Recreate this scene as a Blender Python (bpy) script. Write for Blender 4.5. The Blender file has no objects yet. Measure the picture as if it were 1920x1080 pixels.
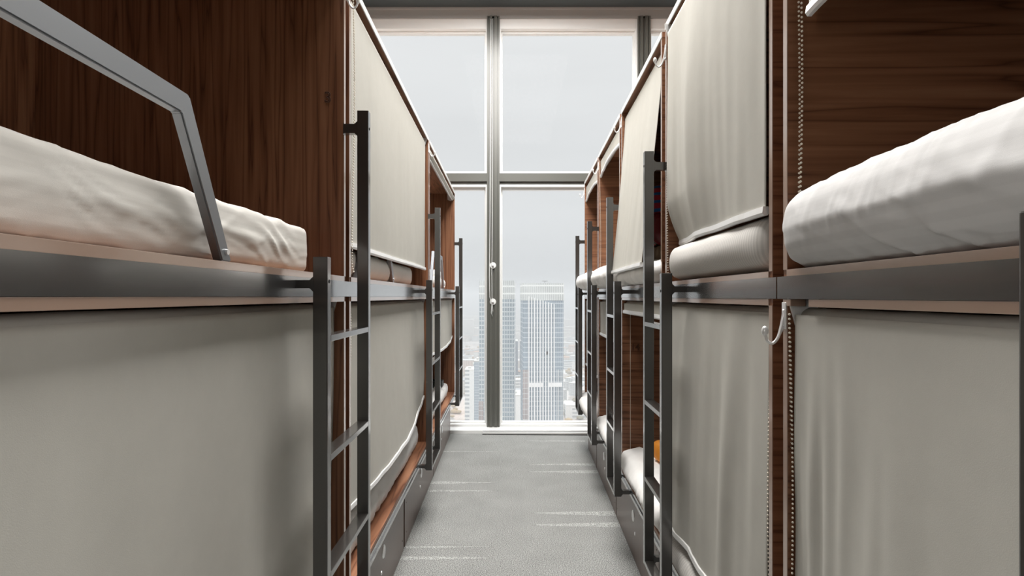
import bpy, bmesh, math, random
from mathutils import Vector, Matrix, noise
random.seed(7)
PI = math.pi
S = bpy.context.scene
COL = S.collection

# ------------------------------------------------------------------ camera
H = 1.40                      # eye height
cam_d = bpy.data.cameras.new('camera')
cam = bpy.data.objects.new('camera', cam_d)
COL.objects.link(cam)
cam.location = (0, 0, H)
cam.rotation_euler = (PI / 2, 0, 0)
cam_d.sensor_width = 36
cam_d.lens = 20.25
cam_d.shift_y = 16 / 1920
cam_d.clip_start = 0.02
cam_d.clip_end = 60000
S.camera = cam

S.view_settings.view_transform = 'Standard'
S.view_settings.look = 'None'
S.view_settings.gamma = 1
S.view_settings.use_curve_mapping = False
EXPOSURE = 0.0
S.view_settings.exposure = EXPOSURE

# ------------------------------------------------------------------ sky (overcast, brighter overhead)
SKY = 0.81
w = bpy.data.worlds.new('sky')
S.world = w
w.use_nodes = True
nt = w.node_tree
nt.nodes.clear()
tc = nt.nodes.new('ShaderNodeTexCoord')
sx = nt.nodes.new('ShaderNodeSeparateXYZ')
nt.links.new(tc.outputs['Generated'], sx.inputs[0])
rp = nt.nodes.new('ShaderNodeValToRGB')
rp.color_ramp.interpolation = 'EASE'
e = rp.color_ramp.elements
e[0].position = 0.0; e[0].color = (0.104, 0.106, 0.109, 1)
e[1].position = 1.0; e[1].color = (0.70, 0.71, 0.72, 1)
x = e.new(0.16); x.color = (0.122, 0.1235, 0.126, 1)
x = e.new(0.42); x.color = (0.131, 0.132, 0.134, 1)
x = e.new(0.62); x.color = (0.32, 0.325, 0.33, 1)
nt.links.new(sx.outputs['Z'], rp.inputs[0])
mp = nt.nodes.new('ShaderNodeMapping'); mp.inputs['Scale'].default_value = (1, 1, 6)
nt.links.new(tc.outputs['Generated'], mp.inputs['Vector'])
nz = nt.nodes.new('ShaderNodeTexNoise'); nz.inputs['Scale'].default_value = 2.2; nz.inputs['Detail'].default_value = 5
nt.links.new(mp.outputs[0], nz.inputs['Vector'])
mr = nt.nodes.new('ShaderNodeMapRange'); mr.inputs['To Min'].default_value = 0.92; mr.inputs['To Max'].default_value = 1.07
nt.links.new(nz.outputs['Fac'], mr.inputs['Value'])
mx = nt.nodes.new('ShaderNodeVectorMath'); mx.operation = 'SCALE'
nt.links.new(rp.outputs[0], mx.inputs[0]); nt.links.new(mr.outputs[0], mx.inputs['Scale'])
bg = nt.nodes.new('ShaderNodeBackground'); bg.inputs['Strength'].default_value = SKY / 0.13
nt.links.new(mx.outputs[0], bg.inputs[0])
wo = nt.nodes.new('ShaderNodeOutputWorld'); nt.links.new(bg.outputs[0], wo.inputs[0])

Y_GLASS = 6.12
# sky portal in the window opening (guides sampling only)
pl = bpy.data.lights.new('window_portal', 'AREA'); pl.shape = 'RECTANGLE'; pl.size = 4.6; pl.size_y = 4.2
po = bpy.data.objects.new('window_portal', pl); COL.objects.link(po)
po.location = (0.6, Y_GLASS - 0.14, 2.15); po.rotation_euler = (-PI / 2, 0, 0)
pl.cycles.is_portal = True

# ------------------------------------------------------------------ materials
def mat(name):
    m = bpy.data.materials.new(name); m.use_nodes = True
    n = m.node_tree.nodes; b = n['Principled BSDF']
    return m, m.node_tree, b

def simple(name, col, rough=0.5, metal=0.0, ior=1.5, bump=0.0, bscale=200, coat=0.0):
    m, t, b = mat(name)
    b.inputs['Base Color'].default_value = (*col, 1)
    b.inputs['Roughness'].default_value = rough
    b.inputs['Metallic'].default_value = metal
    b.inputs['IOR'].default_value = ior
    b.inputs['Coat Weight'].default_value = coat; b.inputs['Coat Roughness'].default_value = 0.12; b.inputs['Coat IOR'].default_value = 1.6
    tcn = t.nodes.new('ShaderNodeTexCoord')
    nn = t.nodes.new('ShaderNodeTexNoise'); nn.inputs['Scale'].default_value = bscale * 0.1; nn.inputs['Detail'].default_value = 4
    t.links.new(tcn.outputs['Object'], nn.inputs['Vector'])
    mrn = t.nodes.new('ShaderNodeMapRange'); mrn.inputs['To Min'].default_value = max(0.02, rough - 0.015); mrn.inputs['To Max'].default_value = rough + 0.015
    t.links.new(nn.outputs['Fac'], mrn.inputs['Value']); t.links.new(mrn.outputs[0], b.inputs['Roughness'])
    if bump:
        n2 = t.nodes.new('ShaderNodeTexNoise'); n2.inputs['Scale'].default_value = bscale
        t.links.new(tcn.outputs['Object'], n2.inputs['Vector'])
        bp = t.nodes.new('ShaderNodeBump'); bp.inputs['Strength'].default_value = bump; bp.inputs['Distance'].default_value = 0.002
        t.links.new(n2.outputs['Fac'], bp.inputs['Height']); t.links.new(bp.outputs[0], b.inputs['Normal'])
    return m

def wood(name, scale, dark, mid, light, rough=0.42, ior=1.45):
    """grain runs along the axis whose scale is smallest"""
    m, t, b = mat(name)
    L = t.links.new
    tcn = t.nodes.new('ShaderNodeTexCoord')
    mpn = t.nodes.new('ShaderNodeMapping'); mpn.inputs['Scale'].default_value = scale
    L(tcn.outputs['Object'], mpn.inputs['Vector'])
    n0 = t.nodes.new('ShaderNodeTexNoise'); n0.inputs['Scale'].default_value = 0.9; n0.inputs['Detail'].default_value = 3
    L(mpn.outputs[0], n0.inputs['Vector'])
    n1 = t.nodes.new('ShaderNodeTexNoise'); n1.inputs['Scale'].default_value = 3.2; n1.inputs['Detail'].default_value = 7; n1.inputs['Roughness'].default_value = 0.62
    n1.inputs['Distortion'].default_value = 0.5
    L(mpn.outputs[0], n1.inputs['Vector'])
    # rings: contour lines of the coarse noise
    ml = t.nodes.new('ShaderNodeMath'); ml.operation = 'MULTIPLY'; ml.inputs[1].default_value = 26
    L(n0.outputs['Fac'], ml.inputs[0])
    sn = t.nodes.new('ShaderNodeMath'); sn.operation = 'SINE'; L(ml.outputs[0], sn.inputs[0])
    ab = t.nodes.new('ShaderNodeMath'); ab.operation = 'ABSOLUTE'; L(sn.outputs[0], ab.inputs[0])
    pw = t.nodes.new('ShaderNodeMath'); pw.operation = 'POWER'; pw.inputs[1].default_value = 0.35; L(ab.outputs[0], pw.inputs[0])
    mxx = t.nodes.new('ShaderNodeMath'); mxx.operation = 'MULTIPLY'; L(pw.outputs[0], mxx.inputs[0]); L(n1.outputs['Fac'], mxx.inputs[1])
    cr = t.nodes.new('ShaderNodeValToRGB')
    ce = cr.color_ramp.elements
    ce[0].position = 0.12; ce[0].color = (*dark, 1)
    ce[1].position = 0.62; ce[1].color = (*light, 1)
    c = ce.new(0.36); c.color = (*mid, 1)
    L(mxx.outputs[0], cr.inputs[0]); L(cr.outputs[0], b.inputs['Base Color'])
    b.inputs['Roughness'].default_value = rough; b.inputs['IOR'].default_value = ior
    bp = t.nodes.new('ShaderNodeBump'); bp.inputs['Strength'].default_value = 0.25; bp.inputs['Distance'].default_value = 0.001
    L(mxx.outputs[0], bp.inputs['Height']); L(bp.outputs[0], b.inputs['Normal'])
    return m

def cloth(name, col, transl=0.12, weave=900, rough=0.9, stripe=None, wr=0.0, mottle=0.04):
    m, t, b = mat(name)
    L = t.links.new
    tcn = t.nodes.new('ShaderNodeTexCoord')
    nn = t.nodes.new('ShaderNodeTexNoise'); nn.inputs['Scale'].default_value = 14; nn.inputs['Detail'].default_value = 8; nn.inputs['Roughness'].default_value = 0.7
    L(tcn.outputs['Object'], nn.inputs['Vector'])
    mrn = t.nodes.new('ShaderNodeMapRange'); mrn.inputs['To Min'].default_value = 1 - mottle * 2; mrn.inputs['To Max'].default_value = 1 + mottle
    L(nn.outputs['Fac'], mrn.inputs['Value'])
    fac = mrn.outputs[0]
    if stripe:
        axis, freq, amt = stripe
        sp = t.nodes.new('ShaderNodeSeparateXYZ'); L(tcn.outputs['Object'], sp.inputs[0])
        mu = t.nodes.new('ShaderNodeMath'); mu.operation = 'MULTIPLY'; mu.inputs[1].default_value = freq * 2 * PI; L(sp.outputs[axis], mu.inputs[0])
        si = t.nodes.new('ShaderNodeMath'); si.operation = 'SINE'; L(mu.outputs[0], si.inputs[0])
        m2 = t.nodes.new('ShaderNodeMapRange'); m2.inputs['From Min'].default_value = -0.3; m2.inputs['From Max'].default_value = 0.3
        m2.inputs['To Min'].default_value = 1 - amt; m2.inputs['To Max'].default_value = 1.0
        L(si.outputs[0], m2.inputs['Value'])
        m3 = t.nodes.new('ShaderNodeMath'); m3.operation = 'MULTIPLY'; L(fac, m3.inputs[0]); L(m2.outputs[0], m3.inputs[1]); fac = m3.outputs[0]
    vm = t.nodes.new('ShaderNodeVectorMath'); vm.operation = 'SCALE'; vm.inputs[0].default_value = col; L(fac, vm.inputs['Scale'])
    L(vm.outputs[0], b.inputs['Base Color'])
    b.inputs['Roughness'].default_value = rough; b.inputs['Specular IOR Level'].default_value = 0.2
    wv = t.nodes.new('ShaderNodeTexNoise'); wv.inputs['Scale'].default_value = weave; wv.inputs['Detail'].default_value = 2
    L(tcn.outputs['Object'], wv.inputs['Vector'])
    bp = t.nodes.new('ShaderNodeBump'); bp.inputs['Strength'].default_value = 0.25; bp.inputs['Distance'].default_value = 0.0006
    L(wv.outputs['Fac'], bp.inputs['Height'])
    last = bp
    if wr:
        mm = t.nodes.new('ShaderNodeMapping'); mm.inputs['Scale'].default_value = (3, 3, 9); mm.inputs['Rotation'].default_value = (0.5, 0.3, 0.2)
        L(tcn.outputs['Object'], mm.inputs['Vector'])
        w2 = t.nodes.new('ShaderNodeTexNoise'); w2.inputs['Scale'].default_value = 2.3; w2.inputs['Detail'].default_value = 3; w2.inputs['Distortion'].default_value = 1.2
        L(mm.outputs[0], w2.inputs['Vector'])
        b2 = t.nodes.new('ShaderNodeBump'); b2.inputs['Strength'].default_value = wr; b2.inputs['Distance'].default_value = 0.02
        L(w2.outputs['Fac'], b2.inputs['Height']); L(bp.outputs[0], b2.inputs['Normal']); last = b2
    L(last.outputs[0], b.inputs['Normal'])
    if transl:
        tr = t.nodes.new('ShaderNodeBsdfTranslucent'); L(vm.outputs[0], tr.inputs['Color'])
        ms = t.nodes.new('ShaderNodeMixShader'); ms.inputs[0].default_value = transl
        L(b.outputs[0], ms.inputs[1]); L(tr.outputs[0], ms.inputs[2])
        L(ms.outputs[0], t.nodes['Material Output'].inputs['Surface'])
    return m

WD, WM, WL = (0.095, 0.034, 0.016), (0.195, 0.082, 0.040), (0.270, 0.125, 0.065)
M = {}
M['wood_v'] = wood('walnut_vertical', (15, 15, 0.55), WD, WM, WL)
M['wood_h'] = wood('walnut_horizontal', (0.5, 13, 13), WD, WM, WL)
M['wood_d'] = wood('walnut_along_row', (9, 0.6, 9), WD, (0.24, 0.10, 0.05), (0.37, 0.18, 0.10))
M['edge'] = simple('walnut_edge_band', (0.32, 0.21, 0.155), 0.30, 0.0, 2.0, coat=1.0)
M['digit'] = simple('engraved_wood', (0.09, 0.035, 0.018), 0.6)
M['steel'] = simple('dark_coated_steel', (0.020, 0.018, 0.016), 0.32, 0.0, 1.8, coat=1.0)
M['beam'] = simple('satin_bronze_sheet', (0.17, 0.17, 0.17), 0.22, 0.85, 2.0, coat=1.0)
M['rail'] = simple('brushed_raw_steel', (0.25, 0.265, 0.285), 0.38, 0.75, 2.2, bump=0.04, bscale=60)
M['drawer'] = simple('brown_painted_metal', (0.120, 0.080, 0.064), 0.30, 0.0, 1.5)
M['black'] = simple('black_void', (0.012, 0.011, 0.010), 0.6)
M['chrome'] = simple('polished_nickel', (0.86, 0.86, 0.86), 0.28, 0.6)
M['alu'] = simple('white_aluminium', (0.80, 0.80, 0.79), 0.30, 0.2, 1.6)
M['bead'] = simple('ivory_plastic', (0.72, 0.66, 0.56), 0.35)
M['blind'] = cloth('beige_blind_fabric', (0.62, 0.605, 0.555), 0.25, 700)
M['sheet_l'] = cloth('cream_sheet', (0.66, 0.64, 0.60), 0.0, 1200, stripe=(2, 45, 0.05))
M['sheet_r'] = cloth('white_striped_sheet', (0.60, 0.595, 0.59), 0.0, 1200, stripe=(2, 42, 0.05))
M['sheet_p'] = cloth('ribbed_sheet', (0.62, 0.60, 0.57), 0.0, 1200, stripe=(1, 75, 0.14))
M['duvet'] = cloth('white_duvet_cover', (0.83, 0.82, 0.80), 0.0, 1200)
M['white'] = simple('white_paint', (0.78, 0.79, 0.78), 0.35)
M['frame'] = simple('window_frame_paint', (0.11, 0.112, 0.10), 0.30, 0.0, 1.5)
M['wall_dark'] = simple('dark_wall_paint', (0.07, 0.06, 0.055), 0.7)
M['wall'] = simple('wall_paint', (0.62, 0.61, 0.58), 0.7)
M['ceil'] = simple('charcoal_ceiling_paint', (0.045, 0.055, 0.058), 0.6, bump=0.6, bscale=25)
M['lamp_body'] = simple('lamp_body', (0.3, 0.3, 0.3), 0.4)

# carpet
def carpet(name, g):
    m, t, b = mat(name)
    L = t.links.new
    tcn = t.nodes.new('ShaderNodeTexCoord')
    n1 = t.nodes.new('ShaderNodeTexNoise'); n1.inputs['Scale'].default_value = 210; n1.inputs['Detail'].default_value = 2; n1.inputs['Roughness'].default_value = 0.7
    n2 = t.nodes.new('ShaderNodeTexNoise'); n2.inputs['Scale'].default_value = 4; n2.inputs['Detail'].default_value = 4
    L(tcn.outputs['Object'], n1.inputs['Vector']); L(tcn.outputs['Object'], n2.inputs['Vector'])
    cr = t.nodes.new('ShaderNodeValToRGB'); ce = cr.color_ramp.elements
    ce[0].position = 0.38; ce[0].color = (0.07 * g, 0.072 * g, 0.070 * g, 1); ce[1].position = 0.62; ce[1].color = (0.42 * g, 0.425 * g, 0.41 * g, 1)
    L(n1.outputs['Fac'], cr.inputs[0])
    mrn = t.nodes.new('ShaderNodeMapRange'); mrn.inputs['To Min'].default_value = 0.82; mrn.inputs['To Max'].default_value = 1.16; L(n2.outputs['Fac'], mrn.inputs['Value'])
    vm = t.nodes.new('ShaderNodeVectorMath'); vm.operation = 'SCALE'; L(cr.outputs[0], vm.inputs[0]); L(mrn.outputs[0], vm.inputs['Scale'])
    L(vm.outputs[0], b.inputs['Base Color']); b.inputs['Roughness'].default_value = 0.95; b.inputs['Specular IOR Level'].default_value = 0.1
    bp = t.nodes.new('ShaderNodeBump'); bp.inputs['Strength'].default_value = 0.6; bp.inputs['Distance'].default_value = 0.004
    L(n1.outputs['Fac'], bp.inputs['Height']); L(bp.outputs[0], b.inputs['Normal'])
    return m
M['carpet'] = carpet('grey_carpet', 1.02)
M['carpet_worn'] = carpet('brushed_carpet_pile', 1.36)  # brighter copy of the carpet for the painted light streaks

# window glass: clear with a weak mirror reflection
m, t, b = mat('window_glass'); M['glass'] = m
t.nodes.remove(b)
tr = t.nodes.new('ShaderNodeBsdfTransparent'); tr.inputs[0].default_value = (0.97, 0.985, 0.98, 1)
gl = t.nodes.new('ShaderNodeBsdfGlossy'); gl.inputs['Roughness'].default_value = 0.02
fr = t.nodes.new('ShaderNodeFresnel'); fr.inputs[0].default_value = 1.07
ms = t.nodes.new('ShaderNodeMixShader')
t.links.new(fr.outputs[0], ms.inputs[0]); t.links.new(tr.outputs[0], ms.inputs[1]); t.links.new(gl.outputs[0], ms.inputs[2])
t.links.new(ms.outputs[0], t.nodes['Material Output'].inputs['Surface'])

def emis(name, col, s):
    m, t, b = mat(name)
    b.inputs['Base Color'].default_value = (*col, 1)
    b.inputs['Emission Color'].default_value = (*col, 1); b.inputs['Emission Strength'].default_value = s
    return m

# ------------------------------------------------------------------ mesh helpers
def box(bm, x0, x1, y0, y1, z0, z1, bev=0.0):
    vs = [bm.verts.new((x, y, z)) for x in (x0, x1) for y in (y0, y1) for z in (z0, z1)]
    q = [(0, 1, 3, 2), (4, 6, 7, 5), (0, 4, 5, 1), (2, 3, 7, 6), (0, 2, 6, 4), (1, 5, 7, 3)]
    fs = [bm.faces.new([vs[i] for i in f]) for f in q]
    bmesh.ops.recalc_face_normals(bm, faces=fs)
    if bev:
        es = {e for f in fs for e in f.edges}
        bmesh.ops.bevel(bm, geom=list(es), offset=bev, segments=2, affect='EDGES', profile=0.7)

def prism(bm, pts, axis, a0, a1):
    """extrude a closed 2-D outline along an axis (0,1,2)"""
    def v(p, a):
        if axis == 0: return (a, p[0], p[1])
        if axis == 1: return (p[0], a, p[1])
        return (p[0], p[1], a)
    A = [bm.verts.new(v(p, a0)) for p in pts]; B = [bm.verts.new(v(p, a1)) for p in pts]
    n = len(pts)
    fs = [bm.faces.new(A), bm.faces.new(B[::-1])]
    for i in range(n):
        fs.append(bm.faces.new([A[i], B[i], B[(i + 1) % n], A[(i + 1) % n]]))
    bmesh.ops.recalc_face_normals(bm, faces=fs)

def tube(bm, pts, r, seg=8, cap=True):
    pts = [Vector(p) for p in pts]
    rs = r if isinstance(r, (list, tuple)) else [r] * len(pts)
    rings = []
    up = Vector((0.31, 0.17, 0.93)).normalized()
    for i, p in enumerate(pts):
        d = (pts[min(i + 1, len(pts) - 1)] - pts[max(i - 1, 0)]).normalized()
        a = d.cross(up)
        if a.length < 1e-3: a = d.cross(Vector((1, 0, 0)))
        a.normalize(); c = d.cross(a)
        rings.append([bm.verts.new(p + (a * math.cos(2 * PI * k / seg) + c * math.sin(2 * PI * k / seg)) * rs[i]) for k in range(seg)])
    for A, B in zip(rings, rings[1:]):
        for k in range(seg):
            bm.faces.new([A[k], A[(k + 1) % seg], B[(k + 1) % seg], B[k]])
    if cap:
        bm.faces.new(rings[0][::-1]); bm.faces.new(rings[-1])

def ball(bm, c, r, sub=1, sc=(1, 1, 1)):
    g = bmesh.ops.create_icosphere(bm, subdivisions=sub, radius=r)
    for v in g['verts']:
        v.co = Vector((v.co.x * sc[0], v.co.y * sc[1], v.co.z * sc[2])) + Vector(c)

def sheet(bm, f, nu, nv):
    """grid surface f(u,v) -> point, u,v in 0..1"""
    G = [[bm.verts.new(f(i / nu, j / nv)) for j in range(nv + 1)] for i in range(nu + 1)]
    for i in range(nu):
        for j in range(nv):
            bm.faces.new([G[i][j], G[i + 1][j], G[i + 1][j + 1], G[i][j + 1]])

def obj(name, bm, material, parent=None, smooth=False, loc=None, rotz=0.0, solid=0.0):
    me = bpy.data.meshes.new(name)
    bm.normal_update(); bm.to_mesh(me); bm.free()
    if smooth:
        me.polygons.foreach_set('use_smooth', [True] * len(me.polygons))
    me.materials.append(material)
    o = bpy.data.objects.new(name, me); COL.objects.link(o)
    if parent: o.parent = parent
    if loc: o.location = loc
    o.rotation_euler.z = rotz
    if solid:
        md = o.modifiers.new('thickness', 'SOLIDIFY'); md.thickness = solid; md.offset = 0
    return o

def tag(o, label, cat, group=None, kind=None):
    o['label'] = label; o['category'] = cat
    if group: o['group'] = group
    if kind: o['kind'] = kind
    return o

def struct(name, bm, material, parent=None, **k):
    o = obj(name, bm, material, parent, **k)
    if parent is None: o['kind'] = 'structure'
    return o

def empty(name, loc, rotz=0.0):
    o = bpy.data.objects.new(name, None); COL.objects.link(o)
    o.empty_display_size = 0.1; o.location = loc; o.rotation_euler.z = rotz
    return o

def part(name, material, parent, fn, smooth=False, solid=0.0):
    bm = bmesh.new(); fn(bm)
    return obj(name, bm, material, parent, smooth=smooth, solid=solid)

# ------------------------------------------------------------------ row frames
# A row's own frame: X = lateral distance from the sight line, d = depth, z above floor.
KX = {-1: -12 / 1080, 1: 26 / 1080}
ROT = {s: -math.atan(KX[s]) for s in (-1, 1)}
def row(s, X, d, z=0.0):
    return Matrix.Rotation(ROT[s], 3, 'Z') @ Vector((s * X, d, z))
def thing(name, s, X, d, z=0.0):
    return empty(name, row(s, X, d, z), ROT[s])

XF = {-1: 0.518, 1: 0.542}     # faces of the bunks
XLAD = {-1: 0.456, 1: 0.475}
XBASE = {-1: 0.562, 1: 0.575}
XBACK = {-1: 1.50, 1: 2.62}
ZTOP = {-1: 1.065 + H, 1: 1.055 + H}
#       ledge top, beam top, beam bottom, wood bottom
ZB = {-1: (0.065 + H, 0.049 + H, 0.0 + H, -0.016 + H), 1: (0.056 + H, 0.042 + H, -0.005 + H, -0.020 + H)}
ZL = -0.970 + H                # lower ledge top

# ------------------------------------------------------------------ room shell
bm = bmesh.new(); box(bm, -1.85, 3.05, -3.2, 6.0, -0.12, 0)
o = struct('floor', bm, M['carpet'])
bm = bmesh.new(); box(bm, -1.95, 3.15, -3.3, 6.02, 4.40, 4.6)
struct('ceiling', bm, M['ceil'])
bm = bmesh.new(); box(bm, -1.95, -1.80, -3.3, 6.3, -0.12, 4.41)
struct('wall_left', bm, M['wall'])
bm = bmesh.new(); box(bm, 3.0, 3.15, -3.3, 6.3, -0.12, 4.41)
struct('wall_right', bm, M['wall'])
bm = bmesh.new(); box(bm, -1.95, 3.15, -3.35, -3.2, -0.12, 4.41)
struct('wall_back', bm, M['wall_dark'])
# low sill plinth under the window
bm = bmesh.new()
prism(bm, [(5.88, 0), (5.88, 0.032), (5.895, 0.040), (6.30, 0.045), (6.30, -0.12), (5.88, -0.12)], 0, -1.80, 3.0)
struct('trim_1', bm, M['white'])
# head beam over the window
bm = bmesh.new()
box(bm, -1.80, 3.0, 6.0, 6.25, 4.300, 4.42); box(bm, -1.80, 3.0, 5.97, 6.0, 4.385, 4.405)
struct('trim_2', bm, simple('head_beam_paint', (0.34, 0.345, 0.335), 0.4))

# ------------------------------------------------------------------ windows (frame + pane each)
MULL = [-1.765, -0.195, 1.375, 2.945]
ZG0, ZTR0, ZTR1, ZG1 = 0.042, 2.570, 2.685, 4.300
k = 1
for a, c in zip(MULL, MULL[1:]):
    for (z0, z1) in ((ZG0, ZTR0), (ZTR1, ZG1)):
        bm = bmesh.new()
        x0, x1 = a + 0.058, c - 0.058
        top = 0.10 if z1 == ZG1 else 0.022
        for (w_, y0, y1) in ((0.022, 6.02, 6.16), (0.036, 6.09, 6.15)):
            tt = top if w_ == 0.022 else top + 0.02
            box(bm, x0, x0 + w_, y0, y1, z0 + w_, z1 - tt); box(bm, x1 - w_, x1, y0, y1, z0 + w_, z1 - tt)
            box(bm, x0, x1, y0, y1, z0, z0 + w_); box(bm, x0, x1, y0, y1, z1 - tt, z1)
        fo = struct('window_%d' % k, bm, M['white'])
        part('pane', M['glass'], fo, lambda bm: sheet(bm, lambda u, v: (x0 + 0.02 + (x1 - x0 - 0.04) * u, Y_GLASS, z0 + 0.02 + (z1 - z0 - 0.04) * v), 1, 1))
        k += 1
for i, a in enumerate(MULL):
    bm = bmesh.new()
    box(bm, a - 0.064, a + 0.064, 6.00, 6.17, 0.03, 4.32)
    box(bm, a - 0.040, a - 0.012, 5.985, 6.01, 0.03, 4.32); box(bm, a + 0.012, a + 0.040, 5.985, 6.01, 0.03, 4.32)
    box(bm, a - 0.066, a - 0.05, 5.992, 6.02, 0.03, 4.32); box(bm, a + 0.05, a + 0.066, 5.992, 6.02, 0.03, 4.32)
    struct('trim_%d' % (i + 3), bm, M['frame'])
for i, (a, c) in enumerate(zip(MULL, MULL[1:])):
    bm = bmesh.new()
    box(bm, a + 0.064, c - 0.064, 6.03, 6.17, ZTR0, ZTR1)
    box(bm, a + 0.064, c - 0.064, 6.00, 6.03, ZTR0 + 0.03, ZTR1)
    struct('trim_%d' % (i + 7), bm, M['frame'])

# ------------------------------------------------------------------ fill lights added out of view to brighten the aisle
for i, (lx, ly, pw) in enumerate([(0.05, 1.90, 135), (0.05, 3.35, 95), (0.05, 4.6, 95)]):
    r = empty('ceiling_lamp', (lx, ly, 4.40))
    tag(r, 'square luminous ceiling panel over the aisle, %s' % ['nearest the camera', 'middle of the three', 'nearest the window'][i], 'lamp', 'ceiling lamps over the aisle')
    part('lamp_body', M['lamp_body'], r, lambda bm: (box(bm, -0.70, 0.70, -0.7, 0.7, -0.05, 0, 0.006)))
    part('diffuser', emis('lamp_diffuser', (1.0, 0.96, 0.90), 1.0), r, lambda bm: box(bm, -0.66, 0.66, -0.66, 0.66, -0.056, -0.0505))
    ld = bpy.data.lights.new('lamp_light', 'AREA'); ld.shape = 'SQUARE'; ld.size = 1.3
    ld.energy = pw; ld.color = (1.0, 0.985, 0.96)
    lo = bpy.data.objects.new('lamp_light', ld); COL.objects.link(lo); lo.parent = r; lo.location = (0, 0, -0.062)

for (wx, rot, lb_, pw) in ((-1.80, 0.0, 'square frosted wall lamp on the left wall behind the camera', 30), (3.0, PI, 'square frosted wall lamp on the right wall behind the camera', 42)):
    r = empty('wall_lamp', (wx, -1.55, 1.95), rot)  # side fill added behind the camera to lift the aisle-facing surfaces
    tag(r, lb_, 'lamp')
    part('lamp_body', M['lamp_body'], r, lambda bm: box(bm, 0.0, 0.05, -0.65, 0.65, -0.65, 0.65, 0.006))
    part('diffuser', emis('wall_lamp_diffuser', (1.0, 0.97, 0.93), 1.0), r, lambda bm: box(bm, 0.0505, 0.056, -0.61, 0.61, -0.61, 0.61))
    ld = bpy.data.lights.new('lamp_light', 'AREA'); ld.shape = 'SQUARE'; ld.size = 1.2
    ld.energy = pw; ld.color = (1.0, 0.98, 0.95)
    lo = bpy.data.objects.new('lamp_light', ld); COL.objects.link(lo); lo.parent = r; lo.location = (0.062, 0, 0); lo.rotation_euler = (0, -PI / 2, 0)

# ------------------------------------------------------------------ bunk builder
def fold(d, z, seed, amp, fd=6.0, fz=0.7):
    return amp * (noise.noise(Vector((d * fd, z * fz, seed))) + 0.45 * noise.noise(Vector((d * fd * 2.6, z * fz * 1.6, seed + 9))))

def bead_strand(bm, pts, step=0.0095, r=0.0026):
    P = [Vector(p) for p in pts]
    rest = 0.0
    for a, c in zip(P, P[1:]):
        l = (c - a).length
        q = rest
        while q < l:
            ball(bm, a.lerp(c, q / l), r, 1)
            q += step
        rest = q - l

def blind(root, s, R, X, d0, d1, ztop, zbot, dx=None, seed=0.0, amp=0.008, chain=None, chain_len=0.9, d_shift=None, nu=60, nv=70, roll=0.024, bar=True, roll_dx=0.010):
    """roller blind. fabric is the part, tube, bar, brackets, chain its sub-parts"""
    def T(X_, d_, z_): return (s * X_ - R[0], d_ - R[1], z_ - R[2])
    zb = zbot if callable(zbot) else (lambda d: zbot)
    def P(u, v):
        d = d0 + (d1 - d0) * u
        z = ztop + (zb(d) - ztop) * v
        dd = d_shift(u, v) if d_shift else 0.0
        x = X + fold(d, z, seed, amp * min(1.0, v * 1.6)) + (dx(d, z, u, v) if dx else 0.0)
        return x, d + dd, z
    bm = bmesh.new(); sheet(bm, lambda u, v: T(*P(u, v)), nu, nv)
    f = obj('blind_fabric', bm, M['blind'], root, smooth=True, solid=0.0012)
    def rollf(bm):
        n = 14
        pts = [T(X + (roll if roll_dx > 0 else 0) + roll_dx, d0 + (d1 - d0) * i / n, ztop - 0.010) for i in range(n + 1)]
        tube(bm, pts, [roll * (1 + 0.03 * math.sin(i * 2.3)) for i in range(n + 1)], 18)
    part('blind_roll', M['blind'], f, rollf, smooth=True)
    for dd in (d0 - 0.010, d1 + 0.004):
        part('bracket', M['alu'], f, lambda bm: prism(bm, [(T(X - .012, 0, 0)[0], ztop + 0.035 - R[2]), (T(X + .05, 0, 0)[0], ztop + 0.035 - R[2]), (T(X + .045, 0, 0)[0], ztop - 0.03 - R[2]), (T(X + .01, 0, 0)[0], ztop - 0.045 - R[2])], 1, dd - R[1], dd + 0.006 - R[1]))
    if bar:
        def bf(bm):
            n = 24
            A = []
            for i in range(n + 1):
                x, d, z = P(i / n, 1.0)
                A.append([bm.verts.new(T(x + a_, d, z + b_)) for a_, b_ in ((-.006, .010), (.006, .010), (.008, -.004), (.004, -.010), (-.004, -.010), (-.008, -.004))])
            for a_, b_ in zip(A, A[1:]):
                for q in range(6):
                    bm.faces.new([a_[q], a_[(q + 1) % 6], b_[(q + 1) % 6], b_[q]])
            bm.faces.new(A[0]); bm.faces.new(A[-1][::-1])
            bmesh.ops.recalc_face_normals(bm, faces=bm.faces)
        part('bottom_bar', M['alu'], f, bf)
    if chain:
        dc, xc = chain
        def cf(bm):
            zz = ztop - chain_len
            n = 30
            for q, off in enumerate((-0.004, 0.006)):
                pts = []
                for i in range(n + 1):
                    tt = i / n
                    wob = 0.004 * math.sin(tt * 5 + seed)
                    pts.append(T(xc + wob + 0.0015 * q, dc + off * (0.5 + math.sin(tt * 3.1)), ztop - chain_len * tt))
                bead_strand(bm, pts)
            bead_strand(bm, [T(xc, dc - 0.004 + 0.010 * i / 6, zz - 0.012 * math.sin(PI * i / 6)) for i in range(7)])
        part('bead_chain', M['bead'], f, cf)
    return f

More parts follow.
